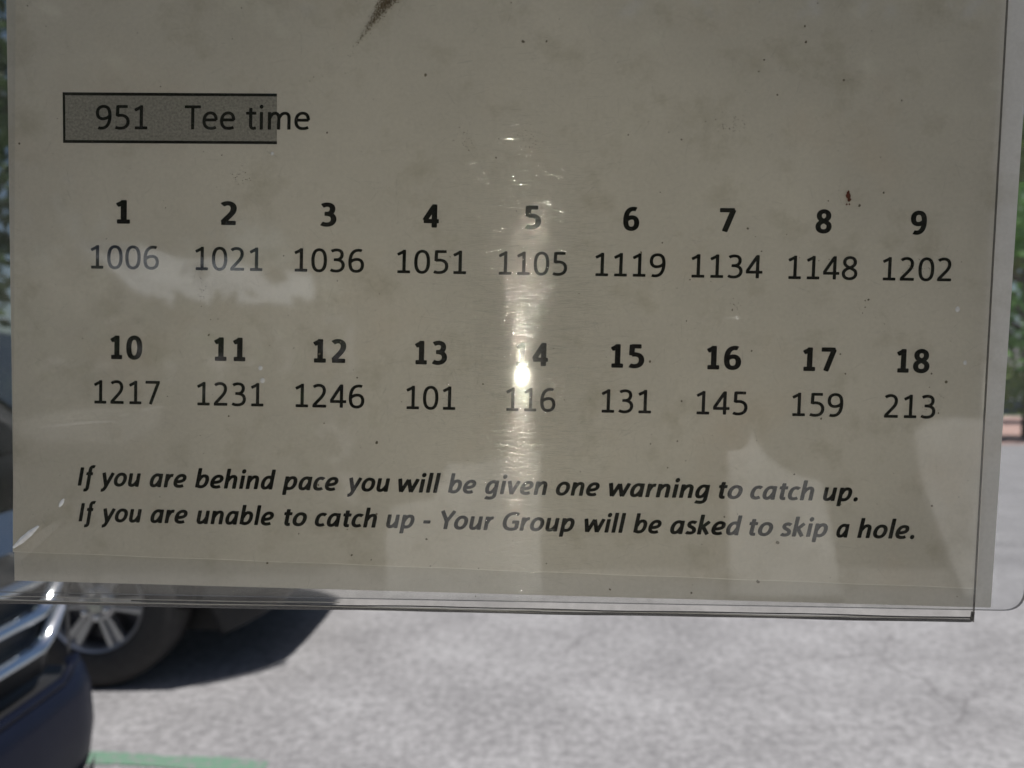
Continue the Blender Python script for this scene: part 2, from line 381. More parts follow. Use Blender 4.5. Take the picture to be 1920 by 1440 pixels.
def glyph(ch, style):
    """polygons [(pts)] in em units and the advance"""
    if style == 'bi': d, adv = BI[ch]; wv, wh = .140, .110
    elif style == 'b': d, adv = DIG[ch], .507; wv, wh = .146, .118
    else: d, adv = REG[ch]; wv, wh = .092, .080
    strips = []
    for pts, closed in parse(d):
        if closed == 'dot':
            cx, cy, r = pts
            strips.append(('poly', [(cx + r*math.cos(a), cy + r*math.sin(a)) for a in [2*math.pi*k/14 for k in range(14)]])); continue
        if style == 'b':
            pts = [(.2535 + (x-.2535)*.90, .317 + (y-.317)*.945 if 0.02 < y < .62 else y) for x, y in pts]
        P = [np.array(p) for p in pts]
        n = len(P); Lf = []; Rt = []
        if not closed:                            # soften the pen ends
            d0 = P[1]-P[0]; l0 = np.linalg.norm(d0); d1 = P[-1]-P[-2]; l1 = np.linalg.norm(d1)
            e = .022
            P = [P[0]] + [P[0] + d0/l0*min(e, l0*.45)] + P[1:-1] + [P[-1] - d1/l1*min(e, l1*.45)] + [P[-1]]
            n = len(P)
        for i in range(n):
            a = P[(i-1) % n] if (closed or i > 0) else P[i]; b = P[(i+1) % n] if (closed or i < n-1) else P[i]
            t = (b-a)/max(1e-9, np.linalg.norm(b-a)); nx, ny = -t[1], t[0]
            k = .80 if (not closed and i in (0, n-1)) else 1.0
            o = np.array((nx*wv/2*k, ny*wh/2*k))
            Lf.append(P[i]+o); Rt.append(P[i]-o)
        strips.append(('ring' if closed else 'strip', Lf, Rt))
    return strips, adv
Z_INK = .00006
def word(text, style, u0, u1, base, size, parent, name):
    """one printed word fitted between two measured ends on its baseline"""
    sh = .19 if style == 'bi' else 0
    items = []; x = 0; lo = 9; hi = -9
    for ch in text:
        st, adv = glyph(ch, style)
        for s in st:
            for side in s[1:]:
                for p in side:
                    xx = x + p[0] + sh*p[1]; lo = min(lo, xx); hi = max(hi, xx)
        items.append((x, st)); x += adv
    kx = (u1-u0)/(hi-lo)
    def T(p, ox, z):
        u = u0 + (ox + p[0] + sh*p[1] - lo)*kx
        vb = base(u); up = p[1]*size
        X, Y = sp(u + up*lean(u), vb - up); return (X, Y, z)
    mb = MB(); k = 0
    for ox, st in items:
        for s in st:
            z = Z_INK + (k % 7)*5e-6; k += 1
            if s[0] == 'poly':
                mb.add([T(p, ox, z) for p in s[1]], [tuple(range(len(s[1])))])
            else:
                n = len(s[1]); vs = [T(p, ox, z) for p in s[1]] + [T(p, ox, z) for p in s[2]]
                m = n if s[0] == 'ring' else n-1
                mb.add(vs, [(i, n+i, n+(i+1) % n, (i+1) % n) for i in range(m)])
    return mb.build(name, INK, parent)
def words(lst, style, base, size, parent, name):
    """a line of words as one part"""
    obs = [word(t, style, a, b, base, size, None, name) for t, a, b in lst]
    mb = MB()
    for o in obs:
        mb.add([v.co[:] for v in o.data.vertices], [tuple(p.vertices) for p in o.data.polygons])
    for o in obs:
        me = o.data; bpy.data.objects.remove(o); bpy.data.meshes.remove(me)
    return mb.build(name, INK, parent)
def sheet_poly(corners, z, nu=24, nv=18, fz=None):
    a, b, c, d = [Vector((*sp(*p), 0)) for p in corners]   # tl tr br bl
    return [[tuple((a.lerp(b, i/nu)).lerp(d.lerp(c, i/nu), j/nv) + Vector((0, 0, z + (fz(i/nu, j/nv) if fz else 0)))) for j in range(nv+1)] for i in range(nu+1)]

# paper sheets
mb = MB(); mb.grid(sheet_poly([(31, -306), (1906, -300), (1832, 1103), (24, 1034)], 0), flip=True)
sheet = mb.build("printed_sheet", PAPER, None); sheet.matrix_world = SHEET
tag(sheet, "stained white printed sheet with rows of hole numbers and tee times, inside the clear holder", "paper sheet")
mb = MB(); mb.grid(sheet_poly([(4, -310), (1956, -300), (1861, 1141), (24, 1090)], -.0008), flip=True)
back = mb.build("backing_sheet", PAPER2, None); back.matrix_world = SHEET
tag(back, "blank grey-white sheet peeping out behind the printed sheet at its edges", "paper sheet")

bx = lambda a, b, s: (lambda u: b + (u - a) * s)
# header
words([("951", 179.5, 276.5), ("Tee", 346, 441), ("time", 461, 581)], 'r', bx(180, 242.2, .003), 71, sheet, "header_text")
mb = MB()
tl, tr, br, bl = (117.5, 173), (519.5, 175.5), (519.5, 270.5), (118.5, 268)
def quad(mb, pts, z, mi=0): mb.add([(*sp(*p), z) for p in pts], [(3, 2, 1, 0)], mi)
quad(mb, [(121, 177), (519.3, 179), (519.3, 266), (121.5, 264)], .00003)
hb = mb.build("header_box", GREYFILL, sheet)
mb = MB()
quad(mb, [tl, tr, (519.5, 181), (117.5, 178.8)], .00005)
quad(mb, [(118.3, 262.5), (519.5, 265), br, bl], .00005)
quad(mb, [(117.5, 173), (122.2, 173), (123, 268), (118.5, 268)], .000055)
mb.build("box_border", INK, hb)
for t, c in zip("123456789", (230.5, 428.5, 615.5, 807.5, 999, 1183, 1363.5, 1543.5, 1721.5)):
    hw = 13.4 if t == '1' else 15.2
    word(t, 'b', c-hw, c+hw, bx(231, 418.9, .0137), 69, sheet, "hole_number")
for t, a, b in (("1006",169.7,298),("1021",365.7,492),("1036",551.3,682.5),("1051",743.7,874),("1105",934,1063),("1119",1115,1247),("1134",1295,1429),("1148",1476.5,1607),("1202",1653.5,1783)):
    word(t, 'r', a, b, bx(234, 504.2, .0150), 69, sheet, "start_time")
for t, a, b in (("10",206.6,266.8),("11",401,460),("12",586.5,648.7),("13",777,838),("14",966,1027),("15",1144,1207.4),("16",1324,1389),("17",1504,1567),("18",1680,1742)):
    word(t, 'b', a, b, bx(236, 673.2, .01715), 69, sheet, "hole_number")
for t, a, b in (("1217",176,299.4),("1231",369,494),("1246",553,683),("101",761,853.7),("116",948,1041),("131",1126.6,1220.5),("145",1304.6,1401),("159",1484,1580),("213",1657,1753)):
    word(t, 'r', a, b, bx(238, 757.3, .0180), 69, sheet, "start_time")
words([("If",145.8,179.5),("you",188.7,264),("are",280.5,350),("behind",365.8,517),("pace",529,634.6),("you",651,731),("will",746,826),("be",840,892.6),("given",908,1026),("one",1041.7,1124),("warning",1141,1330.8),("to",1346.8,1392),("catch",1406,1526),("up.",1542.5,1608)],
      'bi', bx(160, 910.8, .0203), 54.5, sheet, "notice_line")
words([("If",147.5,180),("you",190.5,266),("are",282,352),("unable",368.5,513.6),("to",532.5,575.5),("catch",590,706.8),("up",724,777),("-",793,807.4),("Your",826.5,926),("Group",942,1077),("will",1095,1173),("be",1187,1240),("asked",1256,1390.7),("to",1404,1449),("skip",1462,1551.5),("a",1567.5,1592),("hole.",1607,1714)],
      'bi', bx(150, 977.6, .0212), 54.5, sheet, "notice_line")

EDGEW = simple("bright_paper_edge", (.85, .83, .78), .7, var=.1, vscale=200)
mb = MB(); pts = [(24 + (1832-24)*k/40, 1034 + 69*k/40 + .5*math.sin(k*1.3)) for k in range(41)]
mb.add([(*sp(u, v-.6), .00003) for u, v in pts] + [(*sp(u, v+.9), .00003) for u, v in pts], [(k, 41+k, 42+k, k+1) for k in range(40)])
mb.build("sheet_edge", EDGEW, sheet)

# ---- clear holder: bowed front panel, bigger back panel, folded bottom
holder = empty("sign_holder", SHEET)
tag(holder, "scratched clear acrylic sign holder with a folded bottom edge, holding the tee time sheet", "sign holder")
ZF0, ZF1 = .0012, .0022
_wob = [(rng.uniform(-1, 1)*70, rng.uniform(-1, 1)*70, rng.uniform(0, 6.28), rng.uniform(.3, 1)) for _ in range(9)]
def wob(x, y):
    z = sum(a*math.sin(kx*x+ky*y+ph) for kx, ky, ph, a in _wob) * .000012
    for (u, v, ru, rv, amp, ang) in ((170, 790, 190, 34, .00050, .12), (330, 800, 120, 26, -.00030, -.35), (120, 470, 160, 60, .0001, .1), (90, 985, 70, 10, .00025, .7)):
        X, Y = sp(u, v); dx, dy = (x-X)/PX, -(y-Y)/PX
        c, s = math.cos(ang), math.sin(ang); p = (dx*c - dy*s)/ru; q = (dx*s + dy*c)/rv
        z += amp*math.exp(-p*p-q*q)
    return z
fc = [(-330, -420), (1905, -420), (1818, 1162), (-330, 1121)]
P0 = sheet_poly(fc, ZF1, 230, 160)
P = [[(x, y, z + wob(x, y)) for x, y, z in row] for row in P0]
Q = sheet_poly(fc, ZF0, 1, 1)
mb = MB(); mb.grid(P, flip=True)
mb.grid(Q)
tl, bl, tr, br = (Vector(Q[0][0]), Vector(Q[0][1]), Vector(Q[1][0]), Vector(Q[1][1]))
up = Vector((0, 0, ZF1-ZF0))
for a, b in ((tr, br), (tl, tr), (bl, tl)):
    mb.add([a, b, b+up, a+up], [(0, 1, 2, 3)], 1)
front = mb.build("front_panel", [CLEAR, EDGE], holder, smooth=True)
# back panel with rounded corners
def rr(cs, r, n=8):
    out = []
    m = len(cs)
    for i, c in enumerate(cs):
        c = Vector(c); a = (Vector(cs[i-1])-c).normalized(); b = (Vector(cs[(i+1) % m])-c).normalized()
        p, q = c+a*r, c+b*r
        for k in range(n+1):
            t = k/n; out.append(tuple((p*(1-t)**2 + c*2*t*(1-t) + q*t*t)[:2]))
    return out
ol = rr([sp(-340, -450), sp(2030, -450), sp(1929, 1149.5), sp(-340, 1108)], 42*PX)
n = len(ol); mb = MB(); zb0, zb1 = -.0026, -.0016
mb.add([(x, y, zb1) for x, y in ol], [tuple(reversed(range(n)))]); mb.add([(x, y, zb0) for x, y in ol], [tuple(range(n))])
mb.add([(x, y, zb1) for x, y in ol] + [(x, y, zb0) for x, y in ol], [(k, (k+1) % n, n+(k+1) % n, n+k) for k in range(n)], 1)
mb.build("back_panel", [CLEARB, EDGE], holder)
# bottom fold: dark rolled edge, light seam, dark seam
def rail(y_off, z, r, m, name, x0=-330, x1=1814, hook=False):
    pts = []
    for k in range(31):
        u = x0 + (x1-x0)*k/30
        pts.append((*sp(u, 1130.2 + .0193*u + y_off + .7*math.sin(u/97 + y_off) + .4*math.sin(u/41 + 2*y_off)), z))
    if hook:
        pts += [(*sp(1818.5, 1163 + y_off*.9 + 1.5), z), (*sp(1820.5, 1158 + y_off), z), (*sp(1822, 1146), z)]
    mb = MB(); mb.tube(pts, r*PX, 8); return mb.build(name, m, holder, smooth=True)
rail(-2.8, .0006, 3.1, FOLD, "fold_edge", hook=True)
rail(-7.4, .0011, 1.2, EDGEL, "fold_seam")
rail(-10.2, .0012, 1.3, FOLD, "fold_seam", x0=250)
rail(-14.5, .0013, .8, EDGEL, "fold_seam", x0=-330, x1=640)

# scratches: shallow ridges in the front face; they catch the lamp where they face it
mb = MB()
def ridge(u, v, ang, ln, wd, slope, bend=0):
    if v > 1105 or v < -400: return
    X, Y = sp(u, v); Z0 = ZF1 + wob(X, Y) + 4e-6
    nseg = 3; h = wd*math.tan(slope)*.5; vs = []
    prof = [(-1, 0), (-.5, .75), (0, 1), (.5, .75), (1, 0)]
    for i in range(nseg+1):
        t = i/nseg-.5; a = ang + bend*t
        cx, cy = X + math.cos(ang)*ln*t - math.sin(ang)*bend*ln*t*t*.5, Y + math.sin(ang)*ln*t + math.cos(ang)*bend*ln*t*t*.5
        k = .35 if i in (0, nseg) else 1
        for q, z in prof:
            vs.append((cx - math.sin(a)*q*wd/2*k, cy + math.cos(a)*q*wd/2*k, Z0 + z*h*k))
    m = len(prof)
    mb.add(vs, [(i*m+j, (i+1)*m+j, (i+1)*m+j+1, i*m+j+1) for i in range(nseg) for j in range(m-1)])
for i in range(8100):
    if i < 5800:
        u = 990 + rng.normal()*72; v = 660 + rng.normal()*185; ang = R(rng.normal()*8) - .017
        ridge(u, v, ang, rng.uniform(10, 60)*PX, rng.uniform(.3, .9)*PX, R(rng.uniform(7, 17)), rng.normal()*.25)
    elif i < 7300:
        r_ = abs(rng.normal())*200; a_ = rng.uniform(0, 6.28)
        u = 985 + r_*math.cos(a_); v = 730 + r_*math.sin(a_)
        ridge(u, v, rng.uniform(0, math.pi), rng.uniform(8, 34)*PX, rng.uniform(.4, 1.1)*PX, R(rng.uniform(7, 17)), rng.normal()*.4)
    else:
        ridge(rng.uniform(30, 1820), rng.uniform(0, 1110), rng.uniform(0, math.pi), rng.uniform(8, 40)*PX, rng.uniform(.5, 1.1)*PX, R(rng.uniform(10, 25)), rng.normal()*.3)
for u, v, a, l in ((832,790,-58,14),(1090,790,45,14),(872,122,10,30),(1175,812,24,22),(515,293,-28,24)):
    ridge(u, v, R(a), l*PX, 3.2*PX, R(24))
tag(mb.build("scratches", SCR, front, smooth=True), kind="stuff")
# pale streak and dots: a reflection and glints painted in diffuse white
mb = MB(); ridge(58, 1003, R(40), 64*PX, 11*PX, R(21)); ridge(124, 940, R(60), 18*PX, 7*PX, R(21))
mb.build("reflection_streak", simple("painted_reflection_white", (.93, .92, .90), .3, var=.2, vscale=500), front, smooth=True)
for u, v, r_ in ((1787, 581, 4.4), (1801, 680, 3.6), (493, 690, 4), (497, 713, 4.4), (515, 292, 3)):
    mb = MB(); X, Y = sp(u, v); Z0 = ZF1 + wob(X, Y)
    k = 14; rim = [(X + r_*PX*math.cos(t)*rng.uniform(.85, 1.1), Y + r_*PX*1.15*math.sin(t)*rng.uniform(.9, 1.1), Z0 + 4e-6) for t in [2*math.pi*j/k for j in range(k)]]
    mb.add(rim + [(X, Y, Z0 + .00018)], [(j, (j+1) % k, k) for j in range(k)])
    mb.build("painted_glint", GLINT, front, smooth=True)

# specks and grime trapped behind the front panel
def blob(mb, u, v, r_, z, k=7, el=1.0, ang=0):
    X, Y = sp(u, v); vs = []
    for j in range(k):
        t = 2*math.pi*j/k; q = r_*PX*rng.uniform(.6, 1.25)
        a, b = q*math.cos(t)*el, q*math.sin(t)
        vs.append((X + a*math.cos(ang) - b*math.sin(ang), Y + a*math.sin(ang) + b*math.cos(ang), z))
    mb.add(vs, [tuple(range(k))])
ZS = .00045
mb = MB()
for i in range(260):
    u, v = rng.uniform(35, 1815), rng.uniform(0, 1125)
    blob(mb, u, v, min(2.4, .45 + rng.exponential(.6)), ZS + i*1e-7)
for u, v, r_ in ((38,270,2.5),(707,829,3),(906,720,2),(1610,386,2.6),(1655,362,2.6),(1457,1016,4),(1420,1090,3.5),(1488,889,2),(430,780,2),(670,708,2),(798,142,3.2),(981,79,3),(1745,700,2),(1773,716,3),(1575,945,1.8),(660,1040,2),(800,1010,2.5),(1627,562,2),(533,480,1.6)):
    blob(mb, u, v, r_, ZS + .00003)
tag(mb.build("dirt_specks", SPECK, sheet), kind="stuff")
mb = MB()
for i in range(1900):
    t = rng.beta(1.0, 7.0); wdt = (17*(1-t)**3 + 1.6)
    u = 742 - t*150 + rng.normal()*wdt*.55; v = -20 + t*215 + rng.normal()*wdt*.3
    blob(mb, u, v, rng.uniform(.5, 1.4)*(1-.75*t), ZS + .00004 + (i % 50)*2e-7, 5)
for cx, cy, sx, sy, nn in ((455,335,10,9,26),(380,545,3,14,26),(1370,235,14,10,40),(985,262,16,10,26),(1720,505,22,8,20),(1375,575,5,8,18),(870,262,12,10,20),(1745,760,18,14,24)):
    for i in range(nn):
        blob(mb, cx + rng.normal()*sx, cy + rng.normal()*sy, rng.uniform(.5, 1.1), ZS + .00006 + (i % 50)*2e-7, 5)
tag(mb.build("grime_smear", SMEAR, sheet), kind="stuff")
mb = MB()
for u, v, r_ in ((1590,368,5),(1591,374,3.5),(1589,362,3),(1586,384,1.8),(1591,384,1.6)): blob(mb, u, v, r_, ZS + .00008, 8, 1.3, 1.5)
mb.build("red_speck", RUST, sheet)

# ---- the stand the holder hangs from (above the frame)
st = empty("sign_stand", Vector((0, D + .02, 0)))
tag(st, "dark steel stand whose top bar the clear sign holder hangs from", "sign stand")
zt = CAM_H + .215
for sx in (-1, 1):
    mb = MB(); mb.tube([(sx*.62, D+.02, .02), (sx*.62, D+.02, zt)], .012, 12); o = mb.build("post", STEEL); o.parent = st; o.matrix_parent_inverse = st.matrix_world.inverted()
    mb = MB(); mb.box((sx*.62-.03, D-.22, 0), (sx*.62+.03, D+.26, .02)); o = mb.build("foot", STEEL, bevel=.004); o.parent = st; o.matrix_parent_inverse = st.matrix_world.inverted()
mb = MB(); mb.tube([(-.64, D+.02, zt), (.64, D+.02, zt)], .010, 12); o = mb.build("top_bar", STEEL); o.parent = st; o.matrix_parent_inverse = st.matrix_world.inverted()
for sx in (-.09, .09):
    mb = MB(); pts = [(sx, D+.02+.014*math.cos(t), zt+.014*math.sin(t)) for t in np.linspace(-1.2, math.pi, 10)] + [(sx, D+.006, zt-.02), (sx, D+.004, CAM_H+.176)]
    mb.tube(pts, .0016, 6); o = mb.build("hook", STEEL, smooth=True); o.parent = st; o.matrix_parent_inverse = st.matrix_world.inverted()

# ---- the phone taking the picture, its flash lit (mirrored in the holder)
ph = empty("smartphone", CAMM @ Matrix.Translation((0, 0, .006)))
tag(ph, "black smartphone facing the sign holder with its flash lit", "smartphone")
mb = MB(); mb.prism(rr([(-.022, -.055), (.138, -.055), (.138, .022), (-.022, .022)], .010), -.004, .004)
mb.build("body", PHONEM, ph, bevel=.0015)
mb = MB(); LX, LY = .0056, -.0118
mb.add([(LX + .0018*math.cos(t), LY + .0034*math.sin(t), -.0046) for t in np.linspace(0, 2*math.pi, 24, endpoint=False)], [tuple(reversed(range(24)))])
mb.build("flash_lamp", LED, ph)
mb = MB(); mb.lathe([(.0075, -.0040), (.0075, -.0042), (.0065, -.0042), (.0065, -.0040)], Matrix.Translation((0, 0, 0)), 24)
mb.build("lens_ring", LED_OFF, ph)

# ---------------------------------------------------------------- ground
mb = MB(); mb.add([(-300, -300, 0), (300, -300, 0), (300, 300, 0), (-300, 300, 0)], [(0, 1, 2, 3)])
tag(mb.build("asphalt_ground", ASPH), kind="structure")
mb = MB()
xs = np.linspace(-4.5, -.87, 40); top = []; bot = []
for x in xs:
    s = -.115*(x+.95)
    top.append((x, 2.79 + s + rng.normal()*.004, .004)); bot.append((x, 2.695 + s + rng.normal()*.004, .004))
mb.add(bot + top, [(i, i+1, 41+i-1+1, 40+i) for i in range(39)])
tag(mb.build("green_parking_line", GREENP), kind="structure")
mb = MB(); mb.add([(9, 22, .004), (80, 22, .004), (80, 56, .004), (9, 56, .004)], [(0, 1, 2, 3)])
tag(mb.build("brick_path", BRICK), kind="structure")
mb = MB(); mb.add([(-120, 60, .006), (150, 60, .006), (150, 150, .006), (-120, 150, .006)], [(0, 1, 2, 3)])
tag(mb.build("lawn", GRASS), kind="structure")

# ---------------------------------------------------------------- cars
def car(name, label, paint, nose_x, yc, hw, wheel_x, rd, q0):
    """a big SUV heading +x: nose at nose_x, centre line yc"""
    root = empty(name, Vector((nose_x - 2.3, yc, 0))); tag(root, label, "car", "SUVs parked side by side")
    inv = root.matrix_world.inverted()
    def part(mb, nm, m, parent=root, **k):
        o = mb.build(nm, m, None, **k); o.parent = parent
        o.matrix_parent_inverse = inv if parent is root else Matrix()
        if parent is not root: o.matrix_parent_inverse = (parent.matrix_parent_inverse.inverted() if False else Matrix.Identity(4)) ; o.matrix_parent_inverse = parent.matrix_world.inverted() if False else inv_child(parent)
        return o
    def inv_child(parent): bpy.context.view_layer.update(); return parent.matrix_world.inverted()
    nb = nose_x - .12; length = 4.65; rr_ = .375; wx = [wheel_x, wheel_x - 2.85]
    x_t = nb - length
    def plan(x):                                  # half width in plan
        d = nb - x; e = x - x_t
        k = 1.0
        for q, r_, kk in ((d, .50 + rd, .82 - rd*.5), (e, .45, .8)):
            if q < r_: k = min(k, kk + (1-kk)*math.sqrt(max(0, 1-(1-q/r_)**2)))
        return hw*k
    def ztop(x):
        d = nb - x
        if d < .25: return .74 + .28*math.sqrt(d/.25)
        if d < 1.25: return 1.02 + .07*(d-.25)
        return 1.09 + .01*(d-1.25)
    def zbot(x):
        d = nb - x; e = x - x_t
        z = .24
        if d < .45: z = (.20 if rd < .1 else .14) + .17*(1-d/.45)**1.5
        if e < .6: z = .30 + .12*(1-e/.6)
        for c in wx:
            q = abs(x-c)
            if q < .44: z = max(z, .375 + math.sqrt(.44**2-q*q))
        return z
    st_ = sorted(set(list(np.linspace(x_t, nb, 60)) + [c+s for c in wx for s in np.linspace(-.4399, .4399, 23)] + [nb-q for q in (.01, .03, .06, .1, .15, .2)]))
    Pg = []
    for x in st_:
        w_ = plan(x); z0 = zbot(x); z1 = ztop(x); row = []
        prof = [(.95, 0), (.978, .03), (.985, .3), (1.0, .62), (.985, .80), (.955, .93), (.90, .985), (.7, 1.01), (.35, 1.03), (0, 1.035)]
        half = [(w_*a, z0 + (z1-z0)*b) for a, b in prof]
        row = [(x, yc - a, z) for a, z in half] + [(x, yc + a, z) for a, z in reversed(half[:-1])]
        Pg.append(row)
    mb = MB(); mb.grid(Pg, flip=True)
    m_ = len(Pg[0]); mb.add(Pg[-1], [tuple(range(m_))]); mb.add(Pg[0], [tuple(reversed(range(m_)))])
    body = part(mb, "body", paint, smooth=True)
    mb = MB(); mb.box((x_t+.35, yc-hw*.72, .19), (nose_x-.40, yc+hw*.72, .55)); mb.box((x_t+.2, yc-hw*.86, .80), (nose_x-.2, yc+hw*.86, .86))
    part(mb, "underbody", BLACKP)
    # cabin
    def cab(x):
        d = nose_x - x
        pts = [(1.15, 1.08), (2.0, 1.68), (2.4, 1.745), (3.6, 1.72), (4.25, 1.64), (4.7, 1.10)]
        for (a, za), (b, zb) in zip(pts, pts[1:]):
            if a <= d <= b: return za + (zb-za)*(d-a)/(b-a)
        return 1.08
    Pg = []
    for d in np.linspace(1.15, 4.70, 50):
        x = nose_x - d; z1 = cab(x); w0 = hw*.955; k = (z1-1.06)/.68
        Pg.append([(x, yc - w0, 1.05), (x, yc - w0 + .13*k, z1-.07*k), (x, yc - w0 + .20*k, z1-.015*k), (x, yc, z1+.015), (x, yc + w0 - .20*k, z1-.015*k), (x, yc + w0 - .13*k, z1-.07*k), (x, yc + w0, 1.05)])
    mb = MB(); mb.grid(Pg, flip=True); part(mb, "cabin", paint, smooth=True)
    # side glass, windscreen
    for s in (-1, 1):
        for d0, d1 in ((1.75, 2.62), (2.70, 3.50), (3.58, 4.15)):
            g = []
            for d in np.linspace(d0, d1, 8):
                zt_ = cab(nose_x-d)-.12; k0 = (1.14-1.06)/.68; k1 = (zt_+.05-1.06)/.68
                zt_ = max(zt_, 1.15)
                g.append([(nose_x-d, yc + s*(hw*.955 - .13*k0 + .012), 1.13), (nose_x-d, yc + s*(hw*.955 - .13*k1 + .012), zt_)])
            mb = MB(); mb.grid(g, flip=(s > 0)); part(mb, "side_window", GLASS)
    g = [[(nose_x-d, yc + q*(hw*.80 - .08*(d-1.3)), cab(nose_x-d)+.022) for q in np.linspace(-1, 1, 7)] for d in np.linspace(1.25, 1.97, 6)]
    mb = MB(); mb.grid(g, flip=True); part(mb, "windscreen", GLASS, smooth=True)
    # wheels
    for c in wx:
        for s in (-1, 1):
            wr = empty("wheel", Vector((c, yc + s*(hw-.02), rr_)))
            wr.rotation_euler = (R(90) if s < 0 else R(-90), 0, 0)
            bpy.context.view_layer.update(); wm = wr.matrix_world.copy()
            wr.parent = root; wr.matrix_parent_inverse = inv
            I = Matrix()
            mb = MB(); mb.lathe([(.245, -.20), (.33, -.215), (.368, -.19), (.375, -.10), (.372, -.02), (.358, .006), (.325, .018), (.260, .016), (.226, .004), (.218, -.006), (.214, -.03)], I, 64)
            mb.build("tyre", TYRE, wr, smooth=True)
            mb = MB(); mb.lathe([(.218, -.006), (.212, .002), (.204, -.006), (.196, -.03), (.19, -.15), (.0, -.16)], I, 64)
            mb.lathe([(.0, -.012), (.07, -.010), (.082, -.02), (.082, -.06)], I, 32)
            for k in range(6):
                a = R(60*k - 2); ca, sa = math.cos(a), math.sin(a)
                mb.prism([(x*ca-y*sa, x*sa+y*ca) for x, y in ((.05, -.018), (.05, .018), (.203, .030), (.203, -.030))], -.06, -.03)
                for off, wd0, wd1 in ((-.018, .008, .012), (.018, .008, .012)):
                    Q0 = [(.05, off*.8-wd0), (.05, off*.8+wd0), (.203, off*1.45+wd1), (.203, off*1.45-wd1)]
                    mb.prism([(x*ca-y*sa, x*sa+y*ca) for x, y in Q0], -.05, -.012 - .004*(off > 0))
            mb.build("rim", ALLOY, wr)
            mb = MB(); mb.lathe([(.185, -.10), (.0, -.10)], I, 40); mb.build("brake_disc", ALLOYD, wr)
            mb = MB(); mb.lathe([(.034, -.012), (.034, .004), (.028, .010), (.0, .011)], I, 28); mb.build("centre_cap", HUBC, wr, smooth=True)
            for k in range(6):
                a = R(60*k - 22); mb = MB(); mb.lathe([(.013, -.012), (.013, .008), (.009, .014), (.0, .015)], Matrix.Translation((.058*math.cos(a), .058*math.sin(a), 0)), 12)
                mb.build("lug_nut", NUT, wr, smooth=True)
    # nose: bumper, grille and slats laid round the plan curve of the front
    def fx(dy): return nose_x + .06 - .05*(abs(dy)/hw)**2 - rd*max(0, (abs(dy)/hw-q0)/(1-q0))**2
    ys = np.linspace(-.985, .985, 61)*hw
    Pg = []
    for dy in ys:
        x = fx(dy); col = []
        for dx, z in ((-.30, .36), (-.10, .36), (-.02, .40), (.012, .50), (.020, .58), (.012, .655), (-.002, .690), (-.03, .702), (-.045, .690)):
            col.append((x+dx, yc+dy, z))
        Pg.append(col)
    mb = MB(); mb.grid(Pg); bump_ = part(mb, "bumper", paint, smooth=True)
    mb = MB(); mb.tube([(fx(dy)-.012, yc+dy, .700+.05*max(0, abs(dy/hw)-.80)/.1) for dy in np.linspace(-.87, .87, 50)*hw] , .009, 8); part(mb, "bumper_trim", NAVY if paint is NAVY else CHAR, smooth=True)
    Pg = [[(fx(dy)-.085, yc+dy, z) for z in (.70, 1.0)] for dy in np.linspace(-.9, .9, 41)*hw]
    mb = MB(); mb.grid(Pg, flip=False); mb.grid([[(fx(dy)-dx, yc+dy, .688) for dx in (.03, .30)] for dy in np.linspace(-.95, .95, 41)*hw]); part(mb, "grille", BLACKP)
    for z in (.775, .850, .925):
        pts = []
        for q in np.linspace(-.865, .865, 61):
            dy = q*hw; rise = .07*max(0, (abs(q)-.775)/.09)**1.5
            pts.append((fx(dy)-.035, yc+dy, z + rise))
        # slat: a flattened bar with a sky-facing top and a ground-facing underside
        Pg = []
        for x, y, zz in pts:
            Pg.append([(x-.05, y, zz+.014), (x-.022, y, zz+.016), (x-.002, y, zz+.004), (x, y, zz-.002), (x-.004, y, zz-.008), (x-.03, y, zz-.017), (x-.05, y, zz-.017)])
        mb = MB(); mb.grid(Pg, flip=True); part(mb, "grille_slat", CHROME, smooth=True)
    for s in (-1, 1):
        Pg = [[(fx(s*q*hw)-.035-.02*t, yc+s*q*hw, .735+.29*t) for t in np.linspace(0, 1, 6)] for q in np.linspace(.885, .975, 8)]
        mb = MB(); mb.grid(Pg, flip=(s > 0)); part(mb, "corner_trim", BLACKP, smooth=True)
        c0 = Vector((fx(.62*hw)+.008, yc+s*.62*hw, .455))
        Pg = [[(fx(q*hw)+.022, yc+s*q*hw, z) for z in (.415, .44, .47, .50)] for q in np.linspace(.60, .93, 10)]
        mb = MB(); mb.grid(Pg, flip=(s > 0)); part(mb, "fog_lamp_pocket", BLACKP, smooth=True)
        Pg = [[(fx(q*hw)-.06-.09*t, yc+s*q*hw, 1.0-.005+.06*t) for t in np.linspace(0, 1, 4)] for q in np.linspace(.62, .96, 10)]
        mb = MB(); mb.grid(Pg, flip=(s > 0)); part(mb, "headlight", CHROME, smooth=True)
    return root
car("parked_suv", "dark navy SUV with chrome grille slats, cut off at the lower left beside the sign", NAVY, -.968, .88, .95, -1.90, .06, .84)
car("parked_suv", "charcoal SUV behind the navy one, its front alloy wheel showing under the sign", CHAR, -1.0, 4.42, .97, -1.873, .40, .50)

